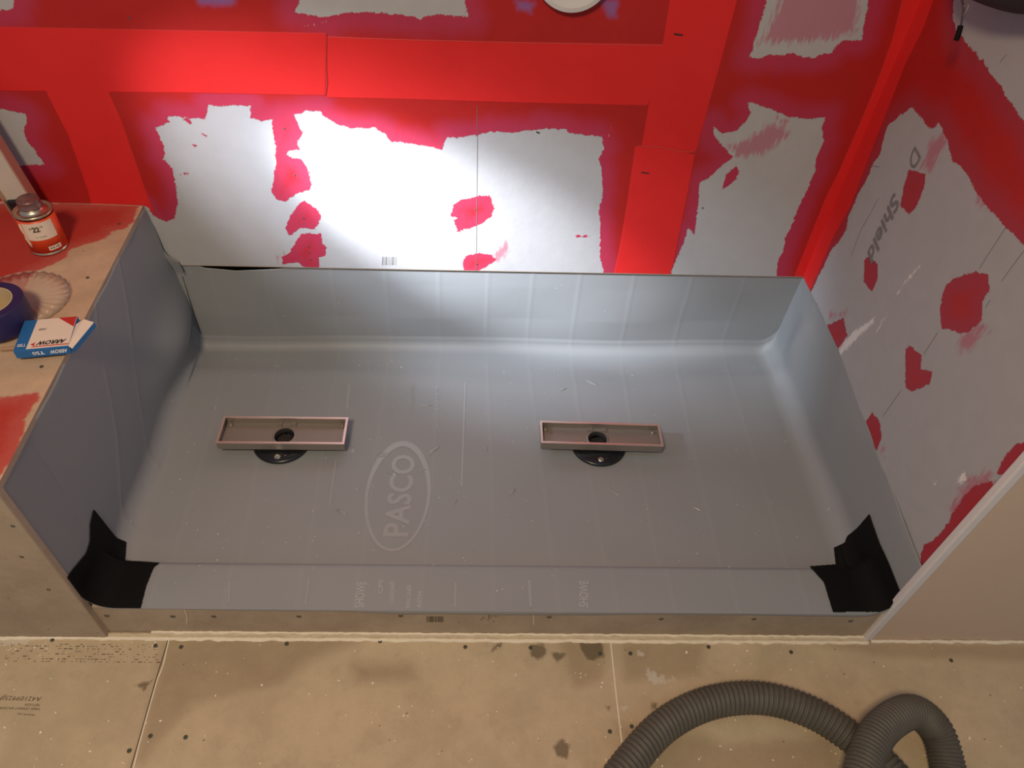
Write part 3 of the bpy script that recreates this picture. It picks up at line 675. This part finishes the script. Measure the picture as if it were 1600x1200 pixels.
# ------------------------------------------------------------------ drains
def drain(corners, lab, pipe_u, rot_tweak=0):
    zt = .047; P = [np.array([*panp(u, v, zt)]) for (u, v) in corners]      # back-left, back-right, front-right, front-left (top rim)
    c = sum(P)/4; ex = (P[1]-P[0]+P[2]-P[3])/2; ang = math.atan2(ex[1], ex[0]); Lx = np.linalg.norm(ex); ey = (P[0]-P[3]+P[1]-P[2])/2; Ly = np.linalg.norm(ey)
    e = empty('linear_drain', (c[0], c[1], .026), ang); tag(e, lab, 'drain', 'linear drain trays')
    h = zt-.026; t = .0015; bm = bmesh.new(); hx, hy = Lx/2, Ly/2
    # tray floor with round outlet, built as outer rectangle to circle
    px = pipe_u*Lx; py = -.0; pr = .0225; n = 48
    def rect(k):
        a = 2*PI*k/n; dx, dy = math.cos(a), math.sin(a); ox = hx-t; oy = hy-t
        sx = ((ox-px) if dx > 0 else (ox+px))/abs(dx) if abs(dx) > 1e-9 else 1e9; sy = oy/abs(dy) if abs(dy) > 1e-9 else 1e9
        m = min(sx, sy); return (px+dx*m, dy*m)
    ins = [bm.verts.new((px+pr*math.cos(2*PI*k/n), py+pr*math.sin(2*PI*k/n), .0015)) for k in range(n)]; mid = [bm.verts.new((*[v*.999 for v in rect(k)], .0022)) for k in range(n)]
    for k in range(n): bm.faces.new([ins[k], mid[k], mid[(k+1) % n], ins[(k+1) % n]])
    cs = []
    for sgx in (-1, 1):
        for sgy in (-1, 1): pass
    # walls
    add_box(bm, (-hx, -hy, 0), (hx, -hy+t, h)); add_box(bm, (-hx, hy-t, 0), (hx, hy, h)); add_box(bm, (-hx, -hy+t, 0), (-hx+t, hy-t, h)); add_box(bm, (hx-t, -hy+t, 0), (hx, hy-t, h))
    # corner fill of the tray floor
    add_box(bm, (-hx+t, -hy+t, 0), (px-pr-.004, hy-t, .0018)); add_box(bm, (px+pr+.004, -hy+t, 0), (hx-t, hy-t, .0018))
    obj('tray', bm, M_steel, e)
    bm = bmesh.new(); rw = .0042; zt0, zt1 = h-.0006, h+.0014
    add_box(bm, (-hx-.001, -hy-.001, zt0), (hx+.001, -hy+rw, zt1)); add_box(bm, (-hx-.001, hy-rw, zt0), (hx+.001, hy+.001, zt1)); add_box(bm, (-hx-.001, -hy+rw, zt0), (-hx+rw, hy-rw, zt1)); add_box(bm, (hx-rw, -hy+rw, zt0), (hx+.001, hy-rw, zt1))
    obj('rim', bm, M_steelrim, e)
    bm = bmesh.new(); add_lathe(bm, [(pr, .0022), (pr-.001, .0022), (pr-.001, -.02), (pr, -.02)], 48, (px, py, 0), close=True); obj('throat', bm, M_dark, e, smooth=True); bm = bmesh.new()
    add_lathe(bm, [(pr+.0035, .0018), (pr+.0025, .003), (pr-.0005, .0024)], 48, (px, py, 0))
    obj('outlet', bm, M_steel, e, smooth=True)
    for sx in (-1, 1):
        for sy in (-1, 1):
            bm = bmesh.new(); x = sx*(hx-.013)
            add_box(bm, (x-.007, sy*(hy-.0025)-.0008, .010), (x+.007, sy*(hy-.0025)+.0008, .017)); add_lathe(bm, [(0, .0075), (.003, .0075), (.0045, .006), (.0045, .002)], 12, (x, sy*(hy-.010), 0)); obj('levelling_foot', bm, M_steel, e)
    for sx in (-1, 1):
        bm = bmesh.new(); add_box(bm, (px+sx*.016-.006, hy-.012, .002), (px+sx*.016+.006, hy-.0018, .006)); obj('clip', bm, M_steel, e)
    return e, c, ang, px
def flange(u, v, lab):
    x, y = panp(u, v, .012); z = .006; e = empty('drain_flange', (x, y, z)); tag(e, lab, 'drain flange', 'round clamping flanges under the drain trays')
    bm = bmesh.new(); add_lathe(bm, [(.0235, 0), (.062, 0), (.0645, .002), (.0645, .006), (.061, .0085), (.046, .0095), (.036, .0125), (.0275, .0125), (.0235, .010)], 64, close=True); obj('ring', bm, M_abs, e, smooth=True)
    bm = bmesh.new(); add_lathe(bm, [(.0215, .0135), (.0255, .0135), (.0255, .004), (.0215, .004)], 40, close=True); obj('throat', bm, M_abs, e, smooth=True)
    bm = bmesh.new(); add_lathe(bm, [(0, .0005), (.0213, .0005), (.0213, .003), (0, .003)], 40); obj('pipe_opening', bm, M_dark, e)
    for k in range(4):
        a = -PI/2+k*PI/2; bm = bmesh.new(); bmesh.ops.create_cone(bm, segments=6, radius1=.0048, radius2=.0044, depth=.004, cap_ends=True, matrix=Matrix.Translation((.050*math.cos(a), .050*math.sin(a), .0115))); add_lathe(bm, [(.0065, .0088), (.0065, .0098), (0, .0099)], 16, (.05*math.cos(a), .05*math.sin(a), 0)); obj('bolt', bm, M_bolt, e)
    for k in range(4):
        a = -PI/2+.38+k*PI/2; bm = bmesh.new(); bmesh.ops.create_uvsphere(bm, u_segments=10, v_segments=6, radius=.004); bmesh.ops.scale(bm, vec=(2.2, .9, .45), verts=bm.verts); bmesh.ops.transform(bm, matrix=Matrix.Translation((.047*math.cos(a), .047*math.sin(a), .0098)) @ Matrix.Rotation(a+PI/2, 4, 'Z'), verts=bm.verts); obj('slot_boss', bm, M_abs, e, smooth=True)
drain([(348, 651), (544, 653), (537, 694), (340, 692)], 'open steel linear drain tray at left of the printed oval', -.02+.015)
drain([(844, 658), (1030, 664), (1036, 697), (846, 692)], 'open steel linear drain tray at right of the printed oval', -.02)
flange(441, 688, 'black plastic flange ring under the left drain tray')
flange(935, 693, 'black plastic flange ring under the right drain tray')

# ------------------------------------------------------------------ vacuum hose
def hose_path(px):
    return [onplane(u, v, (0, 0, 1), z) for (u, v, z) in px]
PATH = hose_path([(900, 1330, ZO+.031), (935, 1262, ZO+.031), (985, 1190, ZO+.031), (1040, 1132, ZO+.031), (1110, 1098, ZO+.031), (1190, 1091, ZO+.031), (1265, 1112, ZO+.031), (1330, 1152, ZO+.031), (1385, 1200, ZO+.031), (1430, 1260, ZO+.031), (1450, 1330, ZO+.031), (1420, 1400, ZO+.035), (1360, 1410, ZO+.05), (1328, 1340, ZO+.07), (1335, 1265, ZO+.088), (1352, 1190, ZO+.096), (1378, 1138, ZO+.094), (1425, 1112, ZO+.076), (1462, 1140, ZO+.052), (1480, 1195, ZO+.036), (1486, 1260, ZO+.031), (1500, 1380, ZO+.031)])
raw = spline(PATH, 40); seg = np.r_[0, np.cumsum(np.linalg.norm(np.diff(raw, axis=0), axis=1))]
ns = int(seg[-1]/.0012); u = np.linspace(0, seg[-1], ns); pth = np.stack([np.interp(u, seg, raw[:, k]) for k in range(3)], 1)
L1 = seg[14*40]
def hr(s, a):
    pt = .0094 if s < L1*.9 else .0070
    ph = ((s/pt+a/(2*PI)) % 1.0); rib = .5+.5*math.cos(2*PI*ph); return .0258+.0036*rib**.55
M_hose = simple('hose_rubber', (.085, .078, .062), .62, var=.4, sc=18)
bm = bmesh.new(); add_tube(bm, pth, .027, 40, rfun=hr); hose = obj('vacuum_hose', bm, M_hose, smooth=True)
tag(hose, 'grey ribbed vacuum hose looping on the cement board floor', 'hose')

# ------------------------------------------------------------------ things on the bench
ZB = HB+.0006
# can
cx, cy = (np.array(benchp(50, 389))+np.array(benchp(110, 378)))/2; cx, cy = float(cx)-.001, float(cy)-.004
can = empty('solvent_can', (cx, cy, ZB)); tag(can, 'small orange labelled metal can with price sticker on the red bench corner', 'can')
R = .0335; H = .084
bm = bmesh.new(); add_lathe(bm, [(0, .002), (R-.002, .002), (R-.0015, 0), (R+.0005, .0005), (R+.0008, .003), (R-.0006, .004), (R-.0006, H-.004), (R+.001, H-.003), (R+.0012, H), (R-.001, H+.0012), (R-.003, H-.0005), (R-.007, H-.001), (R-.012, H+.003), (.0205, H+.005), (.0195, H+.008), (0, H+.008)], 64)
M_tin = simple('tin_metal', (.62, .54, .38), .30, metal=1, var=.2, sc=60)
obj('body', bm, M_tin, can, smooth=True)
M_or = simple('orange_label', (.75, .075, .02), .42, var=.08, sc=60)
bm = bmesh.new(); add_lathe(bm, [(R-.0002, .006), (R+.0001, .006), (R+.0001, H-.007), (R-.0002, H-.007)], 64, close=True); obj('label_wrap', bm, M_or, can, smooth=True)
bm = bmesh.new(); prof_ = [(0, .018), (.0175, .018), (.0195, .0165), (.02, .014), (.0195, .013), (.0202, .011), (.0202, .004), (.0212, .003), (.0212, .001), (0, .0)]
add_lathe(bm, [(r, H+.0065+z) for r, z in prof_], 48); obj('cap', bm, simple('dirty_purple_cap', (.23, .12, .11), .35, metal=.5, var=.4, sc=40), can, smooth=True)
def curved(name, parent, a0, a1, z0, z1, rr, mat, n=18):
    P = np.zeros((n, 3, 3))
    for i, a_ in enumerate(np.linspace(a0, a1, n)):
        for j, z_ in enumerate(np.linspace(z0, z1, 3)): P[i, j] = (rr*math.cos(a_), rr*math.sin(a_), z_)
    return obj(name, grid_mesh(name, P), mat, parent, smooth=True)
M_stick = simple('sticker_paper', (.74, .62, .50), .7, var=.06)
def bend_text(o, rr, a0, z0):       # text laid flat in xz (x along, z up) to cylinder
    for v in o.data.vertices: a_ = a0+v.co.x/rr; zz = z0+v.co.y; v.co = (rr*math.cos(a_), rr*math.sin(a_), zz)
ac = math.radians(-66)
curved('price_sticker', can, ac-.78, ac+.86, .036, .073, R+.0005, M_stick)
for (s, x, z, wd, hh, b) in [('22', -.010, .0545, .013, .0115, .05), ('$', -.0145, .060, .003, .005, .03), ('14', .0045, .0625, .0045, .004, .02), ('PVC PRIMER', -.010, .0425, .020, .0016, .01)]:
    o = text('printed_text', s, can, (x, z, 0), (1, 0, 0), (0, 1, 0), wd, M_ink, height=hh, bold=b, thick=0); subdiv(o, 1); bend_text(o, R+.0008, ac, 0)
bm = bmesh.new(); 
o = curved('size_sticker', can, ac+.10, ac+.80, .011, .020, R+.0006, M_stick)
for (s, x, z, wd, hh) in [('8 FL OZ', .006, .0135, .018, .0042)]:
    o = text('printed_text', s, can, (x, z, 0), (1, 0, 0), (0, 1, 0), wd, M_ink, height=hh, bold=.03, thick=0); subdiv(o, 1); bend_text(o, R+.0009, ac, 0)
M_drip = simple('dried_cement', (.66, .52, .38), .5, var=.2)
bm = bmesh.new(); a_ = math.radians(-66-52)
add_tube(bm, [(R*math.cos(a_+d)*1.01, R*math.sin(a_+d)*1.01, z) for d, z in [(-.05, .070), (-.02, .058), (.05, .048), (.0, .038), (.1, .028), (.12, .02)]], .002, 8, rfun=lambda s, a: .0016+.0014*abs(math.sin(s*130)))
obj('cement_drip', bm, M_drip, can, smooth=True)
# fluted clear lid
lx, ly = -.108, .405
bm = bmesh.new(); nseg = 120; RL_ = .086; rings = []
for r_, z_ in [(.012, .004), (.03, .0045), (.06, .004), (.085, .003), (RL_-.004, .0022), (RL_, .004)]:
    rings.append([bm.verts.new((r_*math.cos(2*PI*k/nseg), r_*math.sin(2*PI*k/nseg), z_+(.0022*math.cos(30*2*PI*k/nseg)*min(1, r_/.05) if r_ < RL_ else 0))) for k in range(nseg)])
for a, b in zip(rings, rings[1:]):
    for k in range(nseg): bm.faces.new([a[k], a[(k+1) % nseg], b[(k+1) % nseg], b[k]])
bm.faces.new(rings[0][::-1])
tm = NT('clear_plastic'); tm.out((.80, .68, .56), .10); tm.b.inputs['Alpha'].default_value = .20; tm.b.inputs['Specular IOR Level'].default_value = 1.0; tm.b.inputs['Coat Weight'].default_value = .8; M_clear = tm.m
lid = obj('clear_plastic_lid', bm, M_clear, smooth=True); lid.location = (lx, ly, ZB); m = lid.modifiers.new('s', 'SOLIDIFY'); m.thickness = .0006; m.offset = 1
tag(lid, 'round clear fluted plastic lid lying on the bench behind the blue tape', 'plastic lid')
# tape roll
tx, ty = -.107, .334; zt_ = ZB+.0085
roll = empty('tape_roll', (tx, ty, zt_)); tag(roll, 'roll of dark blue masking tape lying flat at the left edge of the bench', 'tape')
roll.rotation_euler = (.0, .0, 0)
bm = bmesh.new(); add_lathe(bm, [(.0385, 0), (.0535, 0), (.0545, .001), (.0548, .024), (.0545, .047), (.0535, .048), (.0385, .048)], 72, close=True)
obj('tape_wind', bm, simple('blue_tape', (.020, .016, .085), .5, var=.2, sc=30), roll, smooth=False)
bm = bmesh.new(); add_lathe(bm, [(.0365, -.0005), (.0385, -.0005), (.0385, .0485), (.0365, .0485)], 64, close=True); obj('cardboard_core', bm, simple('cardboard', (.52, .40, .23), .85), roll, smooth=False)
# pencil stub under the box
bm = bmesh.new(); add_tube(bm, [(0, 0, .004), (.07, .012, .004)], .0035, 6)
st = obj('pencil_stub', bm, simple('bare_wood', (.36, .22, .12), .7)); P = benchp(3, 549); st.location = (P[0], P[1], ZB); tag(st, 'small brown wooden stick poking out left of the blue staple box', 'stick')
# staple box
zb0 = ZB+.0082; th = .017
c4 = [np.array(onplane(u, v, (0, 0, 1), zb0+th)) for (u, v) in [(53, 501), (118, 501), (107, 541), (20, 549)]]
FLb, FRb = c4[3], c4[2]; ex = FRb-FLb; Lx = float(np.linalg.norm(ex)); ang = math.atan2(ex[1], ex[0]); Ly = .078
box = empty('staple_box', (FLb[0], FLb[1], zb0), ang); tag(box, 'opened blue and white staple box overhanging the bench edge', 'box')
M_blue = simple('box_blue', (.015, .13, .36), .45); M_white = simple('box_white', (.74, .64, .54), .55, var=.05); M_redb = simple('box_red', (.50, .03, .025), .5)
bm = bmesh.new(); add_box(bm, (0, 0, 0), (Lx, Ly, th), bevel=.0008); obj('carton', bm, M_blue, box)
bm = bmesh.new(); k_ = Lx
add_prism(bm, [(.019, .002), (k_-.0005, .002), (k_-.0005, Ly-.001), (.021, Ly-.001)], th, th+.0003); obj('white_panel', bm, M_white, box)
bm = bmesh.new(); add_prism(bm, [(.026, .0055), (k_-.001, .0050), (k_-.001, .0072), (.028, .0075)], th+.0003, th+.0005); obj('red_stripe', bm, M_redb, box); bm = bmesh.new()
add_prism(bm, [(.0235, .0125), (.031, .0175), (.0295, .0125), (.031, .0078)], th+.0003, th+.0005); obj('red_chevron', bm, M_redb, box); bm = bmesh.new()
add_prism(bm, [(k_-.001, Ly-.001), (k_-.030, Ly-.001), (k_-.001, Ly-.028)], th+.0003, th+.0005); obj('red_corner', bm, M_redb, box)
text('printed_text', 'ARROW', box, (k_-.006, .0195, th+.0003), (-1, 0, 0), (0, -1, 0), k_-.038, M_abs, height=.0105, thick=.0003, shear=.35, bold=.04)
M_wht = simple('white_print', (.75, .75, .75), .6)
text('printed_text', 'ARROW', box, (k_-.004, -.0004, th-.0045), (-1, 0, 0), (0, 0, -1), .028, M_wht, height=.008, thick=.0, shear=.35, bold=.03)
text('printed_text', 'T50', box, (k_-.040, -.0004, th-.005), (-1, 0, 0), (0, 0, -1), .018, M_wht, height=.007, thick=.0, bold=.02)
text('printed_text', 'T50', box, (.017, .016, th+.0002), (-1, 0, 0), (0, -1, 0), .013, M_wht, height=.007, thick=.0003, bold=.02)
text('printed_text', '1250', box, (.040, .052, th+.0004), (-1, 0, 0), (0, -1, 0), .011, M_ink, height=.005, thick=.0003, bold=.02)
def flappt(u, v, z): P = Vector(onplane(u, v, (0, 0, 1), z))-Vector(box.location); return Matrix.Rotation(-ang, 3, 'Z') @ P
fl = [flappt(119, 507, zb0+th), flappt(131, 499, zb0+th+.006), flappt(147, 504, zb0+th+.003), flappt(113, 545, zb0+th-.002), flappt(107, 541, zb0+th)]
bm = bmesh.new(); vs = [bm.verts.new(p) for p in fl]; bm.faces.new(vs); r = bmesh.ops.extrude_face_region(bm, geom=bm.faces[:]); bmesh.ops.translate(bm, vec=(0, 0, .0006), verts=[v for v in r['geom'] if isinstance(v, bmesh.types.BMVert)])
flap = obj('end_flap', bm, M_white, box)
bm = bmesh.new(); a, b = fl[2], fl[3]; vs = [bm.verts.new(p) for p in (a+Vector((0, 0, .0004)), b+Vector((0, 0, .0004)), b+Vector((.001, -.001, -.008)), a+Vector((.001, -.001, -.008)))]; bm.faces.new(vs)
o = obj('tuck_flap', bm, M_blue, box); m = o.modifiers.new('s', 'SOLIDIFY'); m.thickness = .0006
# upright metal channel behind the can
gx = float(backp(32, 318)[0]); yb_ = .665
def chx(u, v): return onplane(u, v, (0, 1, 0), yb_)
xr = float(chx(48, 300)[0]); xl = xr-.060
bar = empty('straightedge', ((xl+xr)/2, yb_+.012, ZB+.001)); bar.rotation_euler = (0, -.13, 0); tag(bar, 'off-white metal channel bar standing upright on bench behind the orange can', 'straightedge')
hw = (xr-xl)/2
bm = bmesh.new(); add_box(bm, (-hw+.003, -.002, 0), (hw-.003, .010, .95)); obj('web', bm, simple('aged_white_metal', (.55, .50, .43), .5, var=.2, sc=12), bar)
M_rail = simple('warm_metal_edge', (.60, .44, .33), .35, metal=.6)
for s in (-1, 1):
    bm = bmesh.new(); add_box(bm, (s*(hw-.0015)-.0015, -.012, 0), (s*(hw-.0015)+.0015, .012, .95), bevel=.0008); obj('rail', bm, M_rail, bar)
bm = bmesh.new(); add_box(bm, (-hw+.004, -.010, .0), (hw-.004, -.001, .042), bevel=.004); obj('end_cap', bm, M_abs, bar)

# ------------------------------------------------------------------ round cover, hanging pouch
c = back3(896, -52); cov = empty('wall_cover', (c[0], c[1]-.001, c[2])); tag(cov, 'round white plastic cover on the red back wall, cut by the top of the picture', 'cover')
R0 = abs(backp(960, -40)[0]-backp(834, -40)[0])/2
bm = bmesh.new(); add_lathe(bm, [(0, .012), (R0*.55, .012), (R0*.60, .018), (R0*.86, .020), (R0*.97, .018), (R0, .013), (R0, 0), (0, 0)], 72); bmesh.ops.rotate(bm, matrix=Matrix.Rotation(PI/2, 3, 'X'), verts=bm.verts)
obj('disc', bm, simple('white_plastic', (.60, .59, .58), .4, var=.03), cov, smooth=False)
bm = bmesh.new(); add_box(bm, (-R0*.5, -.0185, -.002), (R0*.5, -.0118, .002)); add_box(bm, (-.002, -.0185, -R0*.85), (.002, -.0118, R0*.5)); obj('rib', bm, simple('white_plastic_rib', (.62, .61, .60), .4, var=.03), cov)
# black pouch
P0 = right3(1545, 22)
XP = 1.47
def RX(u, v, x=XP): return Vector(onplane(u, v, (1, 0, 0), x))
pc = RX(1600, -60); bag = empty('hanging_pouch', (pc.x, pc.y, RX(1600, 22).z)); tag(bag, 'black pouch with dangling zip pull, hanging high on the right wall', 'pouch')
def loc(v): return v-bag.location
bot = [RX(u, v) for (u, v) in [(1503, -8), (1520, 2), (1550, 14), (1580, 21), (1600, 22), (1640, 20), (1680, 5), (1700, -30)]]
top = [RX(1495, -60), RX(1490, -160), RX(1600, -230), RX(1710, -160)]
poly = [loc(p) for p in bot]+[loc(p) for p in (top[3], top[2], top[1], top[0])]
bm = bmesh.new(); cpt = sum(poly, Vector())/len(poly); n = len(poly); rr = []
ring = spline([p for p in poly]+[poly[0]], 6)[:-1]
for k, (sc_, dx) in enumerate([(.0, -.030), (.55, -.028), (.82, -.018), (.95, -.006), (1., .006), (1., .020), (.95, .034), (.6, .040), (.0, .041)]):
    if sc_ == 0: rr.append([bm.verts.new(cpt+Vector((dx, 0, 0)))])
    else: rr.append([bm.verts.new(cpt+(Vector(p)-cpt)*sc_+Vector((dx, 0, 0))) for p in ring])
for a, b in zip(rr, rr[1:]):
    for i in range(len(ring)):
        j = (i+1) % len(ring)
        if len(a) == 1: bm.faces.new([a[0], b[i], b[j]])
        elif len(b) == 1: bm.faces.new([a[i], a[j], b[0]])
        else: bm.faces.new([a[i], a[j], b[j], b[i]])
obj('pouch_body', bm, simple('black_fabric', (.013, .011, .011), .7, var=.2, sc=80), bag, smooth=True)
zp = [loc(RX(u, v, 1.455)) for (u, v) in [(1502, -4), (1505, 10), (1504, 24), (1501, 42)]]
bm = bmesh.new(); add_tube(bm, spline(zp, 6), .0016, 8); zpo = obj('zip_cord', bm, simple('dark_cord', (.05, .04, .05), .6), bag, smooth=True)
bm = bmesh.new(); add_tube(bm, spline([loc(RX(u, v, 1.455)) for (u, v) in [(1501, 40), (1498, 52), (1494, 63)]], 4), .004, 10); obj('zip_tab', bm, M_black, bag, smooth=True)
bm = bmesh.new(); cc = loc(RX(1508, 14, 1.455)); add_tube(bm, [cc+Vector((0, .006*math.cos(a), .008*math.sin(a))) for a in np.linspace(0, 2*PI, 20)], .0011, 6); obj('zip_ring', bm, M_steel, bag, smooth=True)
bm = bmesh.new(); hk = [loc(Vector((1.525, RX(1600, -300).y, RX(1600, -300).z+.04))), loc(Vector((1.50, RX(1600, -300).y, RX(1600, -300).z+.04))), loc(RX(1600, -228))]; add_tube(bm, hk, .004, 8); obj('hanging_strap', bm, M_black, bag)

# ------------------------------------------------------------------ crumbs
def crumbs(name, lab, pts, mat, smin=.0008, smax=.0024, lift=0):
    bm = bmesh.new()
    for (x, y, z) in pts:
        r = random.uniform(smin, smax)*(1.6 if random.random() < .08 else 1); a = random.random()*6.28
        g = bmesh.ops.create_icosphere(bm, subdivisions=1, radius=r, matrix=Matrix.Translation((x, y, z+r*.4+lift)) @ Matrix.Rotation(a, 4, 'Z') @ Matrix.Diagonal((random.uniform(.8, 1.8), 1, .55, 1)))
    o = obj(name, bm, mat); tag(o, lab, 'debris', kind='stuff'); return o
M_cr = simple('plaster_white', (.74, .70, .62), .8)
pts = []
for k in range(150):
    u, v = random.uniform(0, 1600), random.uniform(1000, 1200); P = F3(u, v); pts.append((P[0], P[1], ZO))
for k in range(60):
    P = F3(random.uniform(0, 75), 988+abs(random.gauss(0, 14))); 
    if P[1] < -.02: pts.append((P[0], P[1], ZO))
for (u, v) in [(623,1105),(630,1119),(637,1119),(540,1118),(582,1068),(776,1112),(941,1067),(939,1074),(900,1129),(1072,1020),(1268,1035),(1380,1042),(355,1053),(250,1127),(228,1130)]:
    P = F3(u, v); pts += [(P[0], P[1], ZO), (P[0]+.001, P[1]+.001, ZO)]
crumbs('plaster_crumbs', 'scattered white plaster crumbs on the cement board floor', pts, M_cr, .0006, .0018)
pts = []
for k in range(260):
    u, v = random.uniform(250, 1280), random.uniform(545, 940) if random.random() < .75 else random.gauss(560, 20)
    x, y = panp(u, v); h = BV.ray_cast(Vector((x, y, .25)), Vector((0, 0, -1)))
    if h[0] and h[0].z < .06 and y < .70: pts.append((x, y, h[0].z))
crumbs('dust_specks', 'fine white dust specks scattered over the grey liner', pts, M_cr, .0004, .0010)
